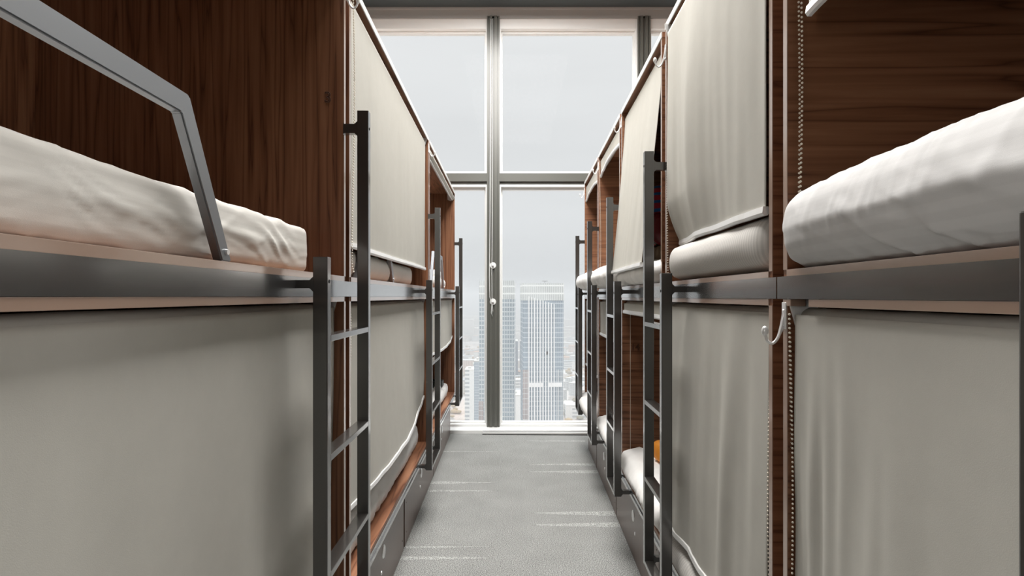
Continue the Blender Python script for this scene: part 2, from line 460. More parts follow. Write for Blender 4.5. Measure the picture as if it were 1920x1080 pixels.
def ladder(root, s, R, far, near):
    """far = depth of tall stile, near = depth of short stile"""
    xl = XLAD[s]; hw = 0.018; hd = 0.0145
    ztall = (0.594 if s < 0 else 0.560) + H
    zshort = (0.098 if s < 0 else 0.079) + H
    zb = -1.035 + H
    sg = 1 if far > near else -1
    def B(bm, X0, X1, d0, d1, z0, z1, bev=0.0):
        a, c = sorted((s * X0 - R[0], s * X1 - R[0])); e_, f_ = sorted((d0 - R[1], d1 - R[1]))
        box(bm, a, c, e_, f_, z0 - R[2], z1 - R[2], bev)
    def G(bm, X0, X1, d, z0, z1, th=0.012):
        # welded gusset bracket, widened at both ends
        c = 0.010
        pts = [(s * X0 - R[0], z0 - c - R[2]), (s * (X0 + c) - R[0], z0 - R[2]), (s * (X1 - 0.003) - R[0], z0 - R[2]), (s * X1 - R[0], z0 - 0.004 - R[2]),
               (s * X1 - R[0], z1 + 0.004 - R[2]), (s * (X1 - 0.003) - R[0], z1 - R[2]), (s * (X0 + c) - R[0], z1 - R[2]), (s * X0 - R[0], z1 + c - R[2])]
        prism(bm, pts, 1, d - th - R[1], d + th - R[1])
    def frame(bm):
        B(bm, xl - hw, xl + hw, far - hd, far + hd, zb, ztall, 0.002)
        B(bm, xl - hw, xl + hw, near - hd, near + hd, zb, zshort, 0.002)
        zz = ztall - 0.046 - 0.013
        G(bm, xl + hw - .001, XF[s] + 0.001, far, zz - 0.013, zz + 0.017)
        zm = (ZB[s][1] + ZB[s][2]) / 2 + 0.006
        G(bm, xl + hw - .001, XF[s] + 0.001, near, zm - 0.010, zm + 0.010)
        G(bm, xl + hw - .001, XF[s] + 0.001, near, zb + 0.012, zb + 0.030)
        G(bm, xl + hw - .001, XF[s] + 0.001, far, zb + 0.012, zb + 0.030)
    f = part('ladder', M['steel'], root, frame)
    a, c = sorted((near + sg * hd, far - sg * hd))
    for z in (-0.105, -0.405, -0.700, -1.025):
        part('rung', M['steel'], f, lambda bm: (B(bm, xl - 0.018, xl + 0.018, a, c, z + H - 0.008, z + H + 0.008, 0.0015)))
    for d, z in ((far, ztall - 0.055), (near, zshort - 0.060)):
        x = s * (xl - hw) - R[0]
        part('bolt', M['black'], f, lambda bm: tube(bm, [(x + s * 0.001, d - R[1], z - R[2]), (x - s * 0.0012, d - R[1], z - R[2])], 0.0045, 10))
    return f

def guard_rail(root, s, R, dfar, dnear, X):
    """trapezoid guard: raked legs and a level top bar, flat section"""
    z0 = ZB[s][0]; zt = 0.332 + H; hgt = 0.036; lean = 0.145; th = 0.018
    def fn(bm):
        out = [(dfar, z0), (dfar - lean, zt), (dnear + lean, zt), (dnear, z0)]
        q = 0.036
        inn = [(dfar - q, z0), (dfar - lean - q * 0.66, zt - hgt), (dnear + lean + q * 0.66, zt - hgt), (dnear + q, z0)]
        xa, xb = sorted((s * X - R[0], s * (X + th) - R[0]))
        V = {}
        for nm, L_ in (('o', out), ('i', inn)):
            for j, (d, z) in enumerate(L_):
                for kx, xx in (('a', xa), ('b', xb)):
                    V[nm, j, kx] = bm.verts.new((xx, d - R[1], z - R[2]))
        for j in range(3):
            for kx in 'ab':
                bm.faces.new([V['o', j, kx], V['o', j + 1, kx], V['i', j + 1, kx], V['i', j, kx]])
            for nm in 'oi':
                bm.faces.new([V[nm, j, 'a'], V[nm, j + 1, 'a'], V[nm, j + 1, 'b'], V[nm, j, 'b']])
        for j in (0, 3):
            bm.faces.new([V['o', j, 'a'], V['o', j, 'b'], V['i', j, 'b'], V['i', j, 'a']])
        bmesh.ops.recalc_face_normals(bm, faces=bm.faces)
        bmesh.ops.bevel(bm, geom=list(bm.edges), offset=0.0025, segments=2, affect='EDGES')
    g = part('guard_rail', M['rail'], root, fn)
    for d in (dfar - 0.022, dnear + 0.022):
        x = s * X - R[0]
        part('bolt', M['chrome'], g, lambda bm: tube(bm, [(x + s * 0.001, d - R[1], z0 + 0.018 - R[2]), (x - s * 0.004, d - R[1], z0 + 0.018 - R[2])], 0.0055, 12))
    return g

def hook(root, s, R, d, z, size=1.0):
    def fn(bm):
        x0 = XF[s]
        P = [(x0 - .002, z + .035), (x0 - .006, z + .010), (x0 - .014, z - .022), (x0 - .026, z - .036), (x0 - .037, z - .030), (x0 - .042, z - .014)]
        # smooth
        Q = []
        for i in range(len(P) - 1):
            p0 = P[max(i - 1, 0)]; p1 = P[i]; p2 = P[i + 1]; p3 = P[min(i + 2, len(P) - 1)]
            for k_ in range(4):
                t_ = k_ / 4
                Q.append(tuple(0.5 * ((2 * p1[j]) + (-p0[j] + p2[j]) * t_ + (2 * p0[j] - 5 * p1[j] + 4 * p2[j] - p3[j]) * t_ ** 2 + (-p0[j] + 3 * p1[j] - 3 * p2[j] + p3[j]) * t_ ** 3) for j in (0, 1)))
        Q.append(P[-1])
        tube(bm, [(s * q[0] - R[0], d - R[1], q[1] - R[2]) for q in Q], 0.0032, 10)
        ball(bm, (s * P[-1][0] - R[0], d - R[1], P[-1][1] + 0.004 - R[2]), 0.0085, 2, (0.8, 0.9, 1.3))
        a, c = sorted((s * (x0 - .0035) - R[0], s * x0 - R[0]))
        box(bm, a, c, d - 0.008 - R[1], d + 0.008 - R[1], z - R[2] - .006, z + 0.05 - R[2], 0.001)
        tube(bm, [(s * (x0 - .003) - R[0], d - R[1], z - R[2]), (s * (x0 - .018) - R[0], d - R[1], z - .030 - R[2])], 0.003, 8)
    return part('coat_hook', M['chrome'], root, fn, smooth=True)

def digits(root, s, R, txt, X, d, z, h):
    cu = bpy.data.curves.new('txt', 'FONT'); cu.body = txt; cu.size = h * 1.4; cu.extrude = 0.0008; cu.align_x = 'CENTER'; cu.align_y = 'CENTER'
    cu.fill_mode = 'NONE'; cu.bevel_depth = 0.0016; cu.extrude = 0
    to = bpy.data.objects.new('txt', cu); COL.objects.link(to)
    bpy.context.view_layer.update()
    me = bpy.data.meshes.new_from_object(to.evaluated_get(bpy.context.evaluated_depsgraph_get()))
    bpy.data.objects.remove(to)
    me.transform(Matrix.Translation((s * X - R[0], d - R[1], z - R[2])) @ Matrix.Rotation(PI / 2, 4, 'X'))
    me.materials.clear(); me.materials.append(M['digit'])
    o = bpy.data.objects.new('number_engraving', me); COL.objects.link(o); o.parent = root
    return o

def bunk(s, d0, d1, label, group, lad=None, num=None):
    R = (s * XF[s], d0, 0.0)
    root = thing('bunk_bed', s, XF[s], d0)
    tag(root, label, 'bunk bed', group)
    xf, xb = XF[s], XBACK[s]
    th = 0.0175
    gm = M['wood_v'] if s < 0 else M['wood_h']
    def B(bm, X0, X1, e0, e1, z0, z1, bev=0.0):
        a, c = sorted((s * X0 - R[0], s * X1 - R[0]))
        box(bm, a, c, e0 - R[1], e1 - R[1], z0 - R[2], z1 - R[2], bev)
    zt = ZTOP[s]; q0, q1, q2, q3 = ZB[s]
    for (a, c) in ((d0, d0 + th), (d1 - th, d1)):
        # side panel with an edge band on the aisle side; cut back below the lower ledge
        sp = part('side_panel', gm, root, lambda bm: (B(bm, xf + 0.0015, xb, a, c, ZL - 0.07, zt - 0.02), B(bm, XBASE[s] + 0.03, xb, a, c, 0, ZL - 0.07)))
        part('edge_band', M['edge'], sp, lambda bm: (B(bm, xf, xf + 0.0016, a, c, q0, zt - 0.02), B(bm, xf, xf + 0.0016, a, c, ZL - 0.07, q3)))
    part('back_panel', gm, root, lambda bm: B(bm, xb, xb + 0.012, d0, d1, 0.0, zt - 0.02))
    tp = part('top_panel', M['wood_d'], root, lambda bm: B(bm, xf + 0.0015, xb, d0, d1, zt - 0.0195, zt))
    part('edge_band', M['alu'], tp, lambda bm: B(bm, xf - 0.002, xf + 0.0015, d0, d1, zt - 0.022, zt + 0.002))
    # upper berth: ledge board, metal beam, lower board
    i0, i1 = d0 + th, d1 - th
    part('upper_deck', M['wood_d'], root, lambda bm: (B(bm, xf + 0.0015, xb, i0, i1, q1, q0)))
    part('upper_ledge', M['edge'], root, lambda bm: B(bm, xf - 0.001, xf + 0.0015, i0, i1, q1, q0, 0.0006))
    part('metal_beam', M['beam'], root, lambda bm: (B(bm, xf - 0.002, xf + 0.001, d0 - 0.024, d1 + 0.024, q2, q1), B(bm, xf + 0.001, xf + 0.04, i0, i1, q2, q1)))
    gap = 0.093 if (s > 0 and d0 < 0.5) else 0.0
    part('lower_board', M['wood_d'], root, lambda bm: (B(bm, xf + 0.0015, xf + 0.10, i0, i1 - gap, q3, q2 - 0.0005), B(bm, xf + 0.10, xb, i0, i1, q3, q2 - 0.0005)))
    part('board_edge', M['edge'], root, lambda bm: B(bm, xf - 0.001, xf + 0.0015, i0, i1 - gap, q3, q2 - 0.0005, 0.0006))
    if gap: part('corner_block', M['edge'], root, lambda bm: B(bm, xf - 0.001, xf + 0.03, i1 - 0.018, i1 + 0.017, q3, q2 - 0.0005, 0.002))
    # lower berth
    ld = part('lower_deck', M['wood_d'], root, lambda bm: B(bm, xf, xb, i0, i1, ZL - 0.018, ZL, 0.001))
    part('lower_rim', M['beam'], root, lambda bm: (B(bm, xf - 0.001, xf + 0.003, d0, d1, ZL - 0.065, ZL - 0.0185), B(bm, xf + 0.003, xf + 0.03, d0, d1, ZL - 0.066, ZL - 0.060), B(bm, xf - 0.005, xf - 0.001, d0, d1, ZL - 0.045, ZL - 0.040)))
    part('plinth', M['black'], root, lambda bm: B(bm, XBASE[s] + 0.12, XBASE[s] + 0.135, i0, i1, 0.0, ZL - 0.02))
    if lad: ladder(root, s, R, *lad)
    if num: digits(root, s, R, *num)
    return root, R

def zr(v): return v + H
left = [(-0.10, 1.871), (1.916, 3.876), (3.922, 5.884)]
right = [(0.255, 1.227), (1.281, 2.252), (2.311, 3.282), (3.340, 4.311), (4.370, 5.341)]

# ---- left row
LG = 'double bunks of the left row'
rt, R = bunk(-1, *left[0], 'dark walnut double bunk on the left nearest the camera with raw steel guard rail', LG, lad=(1.858, 1.436), num=('3', 0.567 + 0.003, 1.8525, zr(0.637), 0.034))
guard_rail(rt, -1, R, 1.10, 0.08, 0.520)
blind(rt, -1, R, 0.545, -0.07, 1.843, ZTOP[-1] - 0.05, zr(0.985), seed=1, nv=8, chain=None, amp=0.001)
def la(d, z, u, v):
    e_ = max(0, (d - 1.0)) 
    return 0.016 * math.sin((d - 1.2) * 14 + (z - 1.0) * 1.6) * min(1, e_ * 3) * min(1, v * 1.6) - 0.01 * math.sin(PI * u) * v
blind(rt, -1, R, 0.548, -0.07, 1.846, zr(-0.034), 0.45, seed=2.2, amp=0.006, dx=la, nu=100)
hook(rt, -1, R, 1.862, zr(0.965))
hook(rt, -1, R, 1.862, zr(0.925) + 0.09)

rt, R = bunk(-1, *left[1], 'walnut double bunk in the middle of the left row with both blinds lowered', LG, lad=(3.867, 3.447))
blind(rt, -1, R, 0.530, 1.955, 3.80, ZTOP[-1] - 0.052, lambda d: zr(0.178 + 0.004 * math.sin(d * 2)), seed=3.1, amp=0.006, chain=(1.975, 0.520), chain_len=0.92, roll_dx=0.013,
      dx=lambda d, z, u, v: -0.004 * math.sin(PI * u) * v)
guard_rail(rt, -1, R, 2.80, 2.10, 0.539)
def lb_bot(d):
    t_ = (d - 1.955) / 1.9
    return zr(-0.735 - 0.012 * math.sin(t_ * 5) + 0.10 * max(0, t_ - 0.62) ** 1.2 * 1.8)
def lb(d, z, u, v):
    return -0.035 * math.sin(PI * min(1, u * 1.05)) * v ** 1.5 + 0.007 * math.sin(d * 22 + z * 2) * max(0, u - 0.75) * 4 * min(1, v * 2) * min(1, (1 - v) * 5)
blind(rt, -1, R, 0.545, 1.955, 3.845, zr(-0.034), lb_bot, seed=4.4, amp=0.005, dx=lb, chain=(1.985, 0.535), chain_len=0.75, nu=80)
hook(rt, -1, R, 3.867, zr(0.975))
guard_l = rt

rt, R = bunk(-1, *left[2], 'lit walnut double bunk at the window end of the left row', LG, lad=(5.874, 5.455))
blind(rt, -1, R, 0.545, 3.96, 5.862, ZTOP[-1] - 0.052, zr(0.985), seed=5, nv=8, amp=0.001, roll_dx=-0.002)
guard_rail(rt, -1, R, 4.90, 4.05, 0.520)
blind(rt, -1, R, 0.545, 3.96, 5.860, zr(-0.034), lambda d: zr(-0.415 - 0.02 * math.sin((d - 3.96) * 1.6) + 0.05 * max(0, d - 5.6)), seed=6.4, amp=0.008, dx=lambda d, z, u, v: -0.03 * math.sin(PI * u) * v)

# ---- right row
RG = 'sleeping pods of the right row'
rt, R = bunk(1, *right[0], 'dark walnut pod on the right nearest the camera with its lower blind fully drawn', RG, lad=(0.268, 0.531))
blind(rt, 1, R, 0.556, 0.30, 1.145, ZTOP[1] - 0.052, zr(0.560), seed=11, amp=0.003, chain=(1.187, 0.556), chain_len=0.90, nv=30)
def r0(d, z, u, v):
    g_ = max(0, 1 - (1.2 - d) / 0.35)
    return 0.016 * g_ * noise.noise(Vector((d * 26, z * 2.2, 3))) * min(1, v * 3) - 0.012 * math.sin(PI * u) * v
blind(rt, 1, R, 0.553, 0.285, 1.197, zr(-0.037), 0.45, seed=12.3, amp=0.010, chain=(1.204, 0.545), chain_len=1.00, dx=r0, nu=100, nv=90)
hook(rt, 1, R, 1.218, zr(-0.062))

rt, R = bunk(1, *right[1], 'walnut pod second on the right with wide blind hanging low over its upper berth', RG, lad=(2.243, 1.966))
def r1(d, z, u, v):
    b_ = max(0, (v - 0.80) / 0.20)
    return 0.050 * b_ ** 1.5 * u ** 2.5 - 0.020 * math.sin(PI * v) * math.sin(PI * u) * 0.5 - 0.012 * math.exp(-((u - 0.62) / 0.12) ** 2) * math.sin(PI * min(1, v * 1.02))
blind(rt, 1, R, 0.540, 1.305, 2.200, ZTOP[1] - 0.052, lambda d: zr(0.192 + 0.012 * (d - 1.3)), seed=13.7, amp=0.011, dx=r1, chain=(2.222, 0.545), chain_len=0.93, nu=90, nv=90)
blind(rt, 1, R, 0.552, 1.312, 2.222, zr(-0.037), lambda d: zr(-0.855 + 0.02 * math.sin((2.25 - d) * 3.2)), seed=14.9, amp=0.016, chain=(1.303, 0.548), chain_len=0.86, nu=90, nv=90,
      dx=lambda d, z, u, v: 0.008 * math.sin(d * 30 + z) * min(1, v * 2) * (1 - u) - 0.012 * v)
hook(rt, 1, R, 2.243, zr(0.925))

rt, R = bunk(1, *right[2], 'walnut pod in the middle of the right row, number 14, with open lower berth', RG, lad=(3.273, 3.003), num=('14', 0.617, 3.2635, zr(-0.287), 0.036))
blind(rt, 1, R, 0.560, 2.345, 3.262, ZTOP[1] - 0.052, zr(0.135), seed=15.2, amp=0.007, dx=lambda d, z, u, v: -0.074 * v ** 1.2, d_shift=lambda u, v: 0.10 * v * (1 - u) ** 2)
blind(rt, 1, R, 0.552, 2.335, 3.262, zr(-0.037), zr(-0.085), seed=16, nv=6, amp=0.002, roll=0.026)
part('pull_cord', M['bead'], rt, lambda bm: tube(bm, [(0.585 - R[0], 3.24 - R[1], zr(-0.06) - 0.0 - 0.86 * i / 12) for i in range(13)], 0.0016, 6))
hook(rt, 1, R, 3.273, zr(0.965))

def arch(z0, a0, a1): return lambda d: zr(z0 + 0.035 * math.sin(PI * (d - a0) / (a1 - a0)))
rt, R = bunk(1, *right[3], 'walnut pod fourth along the right row with blinds raised to short curved flaps', RG, lad=(4.302, 4.032))
blind(rt, 1, R, 0.556, 3.372, 4.290, ZTOP[1] - 0.052, arch(0.89, 3.372, 4.29), seed=17, nv=20, amp=0.004, chain=(4.28, 0.55), chain_len=0.86)
blind(rt, 1, R, 0.552, 3.365, 4.290, zr(-0.037), zr(-0.275), seed=18, nv=20, amp=0.006)
hook(rt, 1, R, 4.302, zr(0.95))

rt, R = bunk(1, *right[4], 'lit walnut pod at the window end of the right row', RG, lad=(5.332, 5.062))
blind(rt, 1, R, 0.556, 4.402, 5.320, ZTOP[1] - 0.052, arch(0.88, 4.402, 5.32), seed=19, nv=20, amp=0.004)
blind(rt, 1, R, 0.552, 4.395, 5.320, zr(-0.037), zr(-0.62), seed=20, nv=30, amp=0.006)
hook(rt, 1, R, 5.332, zr(0.95))

# ------------------------------------------------------------------ drawers on the floor under the berths
def drawer(s, d0, d1, dhole, label, ztop=ZL - 0.075):
    root = thing('storage_drawer', s, XBASE[s], d0)
    R = (s * XBASE[s], d0, 0)
    tag(root, label, 'drawer', 'brown metal drawers under the %s row' % ('left' if s < 0 else 'right'))
    def B(bm, X0, X1, e0, e1, z0, z1, bev=0.0):
        a, c = sorted((s * X0 - R[0], s * X1 - R[0])); box(bm, a, c, e0 - R[1], e1 - R[1], z0, z1, bev)
    x = XBASE[s]
    part('front', M['drawer'], root, lambda bm: B(bm, x, x + 0.02, d0 + 0.006, d1 - 0.006, 0.004, ztop, 0.002))
    part('tray', M['black'], root, lambda bm: (B(bm, x + 0.02, x + 0.10, d0 + 0.01, d1 - 0.01, 0.01, 0.02), B(bm, x + 0.02, x + 0.10, d0 + 0.01, d0 + 0.02, 0.01, ztop - 0.04), B(bm, x + 0.02, x + 0.10, d1 - 0.02, d1 - 0.01, 0.01, ztop - 0.04)))
    part('top_lip', M['beam'], root, lambda bm: B(bm, x - 0.004, x + 0.022, d0 + 0.006, d1 - 0.006, ztop, ztop + 0.006, 0.001))
    zc = 0.225
    def cup(bm):
        n = 24
        prof = [(0.030, -0.0025), (0.027, -0.004), (0.024, -0.002), (0.020, -0.001), (0.010, -0.0006), (0.0, -0.0005)]
        rings = []
        for r_, dx in prof[:-1]:
            rings.append([bm.verts.new((s * dx, dhole - R[1] + r_ * math.cos(2 * PI * k / n), zc + r_ * math.sin(2 * PI * k / n))) for k in range(n)])
        rings.insert(0, [bm.verts.new((0, dhole - R[1] + 0.031 * math.cos(2 * PI * k / n), zc + 0.031 * math.sin(2 * PI * k / n))) for k in range(n)])
        cc = bm.verts.new((-s * 0.0005, dhole - R[1], zc))
        for A, B_ in zip(rings, rings[1:]):
            for k in range(n): bm.faces.new([A[k], A[(k + 1) % n], B_[(k + 1) % n], B_[k]])
        for k in range(n): bm.faces.new([rings[-1][k], rings[-1][(k + 1) % n], cc])
        bmesh.ops.recalc_face_normals(bm, faces=bm.faces)
    part('finger_pull', M['chrome'], root, cup, smooth=True)
    part('lock', M['chrome'], root, lambda bm: tube(bm, [(0, dhole - 0.05 - R[1], zc - 0.075), (-s * 0.003, dhole - 0.05 - R[1], zc - 0.075)], [0.010, 0.009], 14))
    for dd in (d0 + 0.05, d1 - 0.05):
        for z in (0.07, ztop - 0.07):
            part('rivet', M['drawer'], root, lambda bm: tube(bm, [(0, dd - R[1], z), (-s * 0.0015, dd - R[1], z)], 0.004, 8))
for a, c, hd, z_, lb_ in [(0.67, 1.93, 1.36, 0, 'brown metal drawer beneath the nearest left bunk'),
                     (1.935, 3.19, 2.66, 0.02, 'brown metal drawer under the middle left bunk, second from the camera'),
                     (3.215, 4.48, 3.84, -0.05, 'brown metal drawer under the left row whose top leaves a black gap'),
                     (4.485, 5.86, 5.1, -0.01, 'brown metal drawer at the window end of the left row')]:
    drawer(-1, a, c, hd, lb_, ZL - 0.075 + z_)
for a, c, hd, lb_ in [(0.20, 1.30, 0.80, 'brown metal drawer beneath the nearest right pod'),
                 (1.31, 2.49, 1.93, 'brown metal drawer below the second right pod and its ladder'),
                 (2.50, 3.68, 3.10, 'brown metal drawer below the open berth with number 14'),
                 (3.69, 4.69, 4.25, 'brown metal drawer third from the window on the right, fourth from the camera'),
                 (4.70, 5.34, 5.05, 'short brown metal drawer at the window end of the right row')]:
    drawer(1, a, c, hd, lb_)

# ------------------------------------------------------------------ mattresses
def sd_round(p, c, h, r):
    q = [max(-(h[i] - r), min(h[i] - r, p[i] - c[i])) for i in range(3)]
    core = Vector((c[0] + q[0], c[1] + q[1], c[2] + q[2]))
    d = Vector(p) - core
    if d.length < 1e-9: return Vector(p)
    return core + d.normalized() * r

FOLDS = {   # unit vectors ACROSS the creases, weight, stretch
    'long': [((0.15, 0.22, 1.0), 1.0, 0.16), ((0.3, -0.35, 1.0), 0.5, 0.22)],
    'fan': [((0.35, 0.75, -0.80), 1.0, 0.20), ((0.5, 0.30, -1.0), 0.8, 0.20), ((0.2, 1.0, 0.25), 0.5, 0.25)],
    'gather': [((0.2, 1.0, 0.10), 1.0, 0.22), ((0.5, 1.0, 0.6), 0.6, 0.25), ((-0.3, 1.0, -0.5), 0.5, 0.25)],
    'rib': [((0.1, 1.0, 0.1), 0.6, 0.3)],
}
def wrinkle(q, seed, wf, folds):
    tot = 0.0
    for i, (u, wt, st) in enumerate(FOLDS[folds or 'gather']):
        U = Vector(u).normalized()
        c = q.dot(U); al = q - U * c
        wob = 0.25 * noise.noise(Vector((al.x, al.y, al.z)) * wf * 0.35 + Vector((seed, i, 0)))
        p = Vector((c * wf + wob * 2.2, 0, 0)) + Vector((0, al.y + al.x * 0.8, al.z + al.x * 0.5)) * wf * st + Vector((seed * 7.7 + i * 31, seed, 0))
        n_ = noise.noise(p)
        mask = max(0.0, min(1.0, 0.55 + 1.6 * noise.noise(q * wf * 0.30 + Vector((i * 5, seed, 3)))))
        n2 = noise.noise(Vector((p.x * 2.6 + 3.3, p.y * 1.7, p.z * 1.7 + 7)))
        tot += wt * (math.exp(-(n_ / 0.13) ** 2) * mask + 0.45 * n_ + 0.55 * math.exp(-(n2 / 0.15) ** 2) * (0.25 + 0.75 * (1 - mask)))
    return tot

def mattress(s, X0, X1, d0, d1, z0, z1, material, label, seed=0, r=0.045, wr=0.006, bulge=0.012, res=0.02, name='mattress', cat='mattress', group=None, wf=5.0, sag=0.0, res_x=None, roundback=True, lump=0.0, slope=None, folds=None):
    root_R = Vector((s * X0, d0, z0))
    hx, hy, hz = (X1 - X0) / 2, (d1 - d0) / 2, (z1 - z0) / 2
    nx = max(8, int((X1 - X0) / (res_x or res))); ny = max(8, int((d1 - d0) / res)); nz = max(5, int((z1 - z0) / (res * 0.7)))
    bm = bmesh.new(); cache = {}
    C = Vector((s * (X0 + X1) / 2, (d0 + d1) / 2, (z0 + z1) / 2))
    def ease(t_):   # denser near ends
        return 0.5 - 0.5 * math.cos(PI * t_) if False else t_
    def V(i, j, k_):
        key = (i, j, k_)
        if key in cache: return cache[key]
        p = Vector((C.x + hx * (2 * i / nx - 1), C.y + hy * (2 * j / ny - 1), C.z + hz * (2 * k_ / nz - 1)))
        q = sd_round(p, C, (hx, hy, hz), min(r, hz * 0.98))
        n_ = (q - C); n_ = Vector((n_.x / hx ** 2, n_.y / hy ** 2, n_.z / hz ** 2)).normalized()
        disp = wr * wrinkle(q, seed, wf, folds)
        top = max(0, (q.z - C.z) / hz)
        edge = 1 - abs((q.z - C.z) / hz)
        q = q + n_ * disp
        # face bulges at mid height
        fx = (q.x - C.x) / hx; fy = (q.y - C.y) / hy
        if s * fx < 0: q.x += -s * bulge * edge * (1 - fy ** 4) * (s * -fx) ** 6
        q.y += math.copysign(bulge * 0.4 * edge, fy) * abs(fy) ** 8
        q.z += top * (sag * (1 - fy ** 2) + lump * noise.noise(Vector((q.x * 2.4, q.y * 2.6, seed))))
        if slope: q.z += slope(s * q.x, q.y) * max(0, (q.z - z0) / (z1 - z0))
        if q.z < z0: q.z = z0
        v = bm.verts.new(q - root_R); cache[key] = v
        return v
    def quad(a, b_, c, d_):
        try: bm.faces.new([V(*a), V(*b_), V(*c), V(*d_)])
        except ValueError: pass
    for i in range(nx):
        for j in range(ny):
            quad((i, j, nz), (i + 1, j, nz), (i + 1, j + 1, nz), (i, j + 1, nz)); quad((i, j, 0), (i, j + 1, 0), (i + 1, j + 1, 0), (i + 1, j, 0))
    for i in range(nx):
        for k_ in range(nz):
            quad((i, 0, k_), (i + 1, 0, k_), (i + 1, 0, k_ + 1), (i, 0, k_ + 1)); quad((i, ny, k_), (i, ny, k_ + 1), (i + 1, ny, k_ + 1), (i + 1, ny, k_))
    for j in range(ny):
        for k_ in range(nz):
            quad((0, j, k_), (0, j, k_ + 1), (0, j + 1, k_ + 1), (0, j + 1, k_)); quad((nx, j, k_), (nx, j + 1, k_), (nx, j + 1, k_ + 1), (nx, j, k_ + 1))
    bmesh.ops.recalc_face_normals(bm, faces=bm.faces)
    o = obj(name, bm, material, smooth=True)
    o.location = row(s, X0, d0, z0); o.rotation_euler.z = ROT[s]
    tag(o, label, cat, group)
    return o
uz = {s: ZB[s][0] + 0.001 for s in (-1, 1)}
lz = ZL + 0.001
mattress(-1, 0.556, 1.44, -0.05, 1.63, uz[-1], zr(0.192), M['sheet_l'], 'cream-sheeted mattress behind the big steel guard rail, nearest on the left', seed=1, wr=0.0052, wf=15, folds='long', res=0.0085, res_x=0.03, r=0.022, bulge=0.006)
mattress(-1, 0.560, 1.44, 2.02, 3.46, uz[-1], zr(0.175), M['duvet'], 'white mattress showing under the lowered upper blind of the middle left bunk', seed=2, wr=0.005, res=0.022, res_x=0.05, r=0.03)
mattress(-1, 0.572, 1.44, 1.98, 3.76, lz, zr(-0.815), M['duvet'], 'white rumpled mattress showing under the lower blind of the middle left bunk', seed=3, wr=0.010, wf=13, res=0.018, res_x=0.04, r=0.04, lump=0.02)
mattress(-1, 0.575, 1.44, 4.05, 5.50, uz[-1], zr(0.165), M['duvet'], 'white mattress on the upper berth by the window, left row', seed=4, wr=0.008, res=0.03, res_x=0.06)
mattress(-1, 0.575, 1.44, 4.00, 5.74, lz, zr(-0.855), M['duvet'], 'white mattress on the lower berth by the window, left row', seed=5, wr=0.010, res=0.03, res_x=0.06)
mattress(1, 0.522, 2.5, 0.285, 1.205, uz[1], zr(0.212), M['sheet_r'], 'big white creased mattress on the nearest upper berth, right foreground', seed=6, wr=0.0046, wf=13, folds='fan', res=0.0062, res_x=0.016, r=0.055, bulge=0.022, sag=0.016)
mattress(1, 0.535, 2.5, 1.305, 2.190, uz[1], zr(0.192), M['sheet_p'], 'finely ribbed mattress below the wide upper blind, second on the right', seed=7, wr=0.002, folds='rib', res=0.018, res_x=0.05, r=0.05, bulge=0.012)
mattress(1, 0.525, 2.5, 1.305, 2.225, lz, zr(-0.870), M['sheet_p'], 'striped mattress protruding under the long lower blind, second on the right', seed=8, wr=0.006, wf=14, res=0.018, res_x=0.05, r=0.04)
mattress(1, 0.510, 2.5, 2.345, 3.240, uz[1], zr(0.150), M['duvet'], 'rumpled white mattress under the slanting upper blind of the number 14 pod', seed=9, wr=0.011, wf=13, res=0.014, res_x=0.05, r=0.05, bulge=0.012)
mattress(1, 0.530, 2.5, 2.335, 3.250, lz, zr(-0.850), M['duvet'], 'rumpled white mattress on the open lower berth under the number 14', seed=10, wr=0.010, wf=13, res=0.014, res_x=0.035, r=0.05, bulge=0.016)
mattress(1, 0.485, 2.5, 3.36, 4.27, uz[1], zr(0.205), M['duvet'], 'bulging creased white bedding on the upper berth of the fourth right pod', seed=11, wr=0.012, wf=11, res=0.018, res_x=0.06, r=0.07, bulge=0.018)
mattress(1, 0.520, 2.5, 3.36, 4.27, lz, zr(-0.875), M['duvet'], 'creased white bedding on the lower berth of the fourth right pod', seed=12, wr=0.010, wf=12, res=0.02, res_x=0.06, r=0.045)
mattress(1, 0.462, 2.5, 4.40, 5.30, uz[1], zr(0.190), M['duvet'], 'smooth white bedding on the upper berth at the window end, right row', seed=13, wr=0.008, res=0.025, res_x=0.06, r=0.06, bulge=0.012)
mattress(1, 0.475, 2.5, 4.40, 5.30, lz, zr(-0.870), M['duvet'], 'creased white bedding on the lower berth at the window end, right row', seed=14, wr=0.010, wf=11, res=0.025, res_x=0.06, r=0.05)

# pillows and belongings
mattress(-1, 0.60, 1.30, 5.05, 5.48, zr(0.166), zr(0.235), M['duvet'], 'white pillow on the upper berth by the window, left row', seed=20, wr=0.008, res=0.025, name='pillow', cat='pillow', r=0.034, bulge=0.0)
mattress(1, 0.62, 0.98, 2.76, 3.20, zr(0.152), zr(0.245), cloth('tan_cotton', (0.50, 0.38, 0.28), 0.0), 'tan pillow behind the slanting blind, below the burgundy bundle', seed=21, wr=0.01, res=0.02, name='pillow', cat='pillow', r=0.045, bulge=0)
m, t, b = mat('striped_towel')
tcn = t.nodes.new('ShaderNodeTexCoord'); sp = t.nodes.new('ShaderNodeSeparateXYZ'); t.links.new(tcn.outputs['Object'], sp.inputs[0])
mu = t.nodes.new('ShaderNodeMath'); mu.operation = 'MULTIPLY'; mu.inputs[1].default_value = 170; t.links.new(sp.outputs[2], mu.inputs[0])
si = t.nodes.new('ShaderNodeMath'); si.operation = 'SINE'; t.links.new(mu.outputs[0], si.inputs[0])
cr = t.nodes.new('ShaderNodeValToRGB'); cr.color_ramp.interpolation = 'CONSTANT'
cr.color_ramp.elements[0].color = (0.42, 0.02, 0.05, 1); cr.color_ramp.elements[1].position = 0.45; cr.color_ramp.elements[1].color = (0.015, 0.12, 0.38, 1)
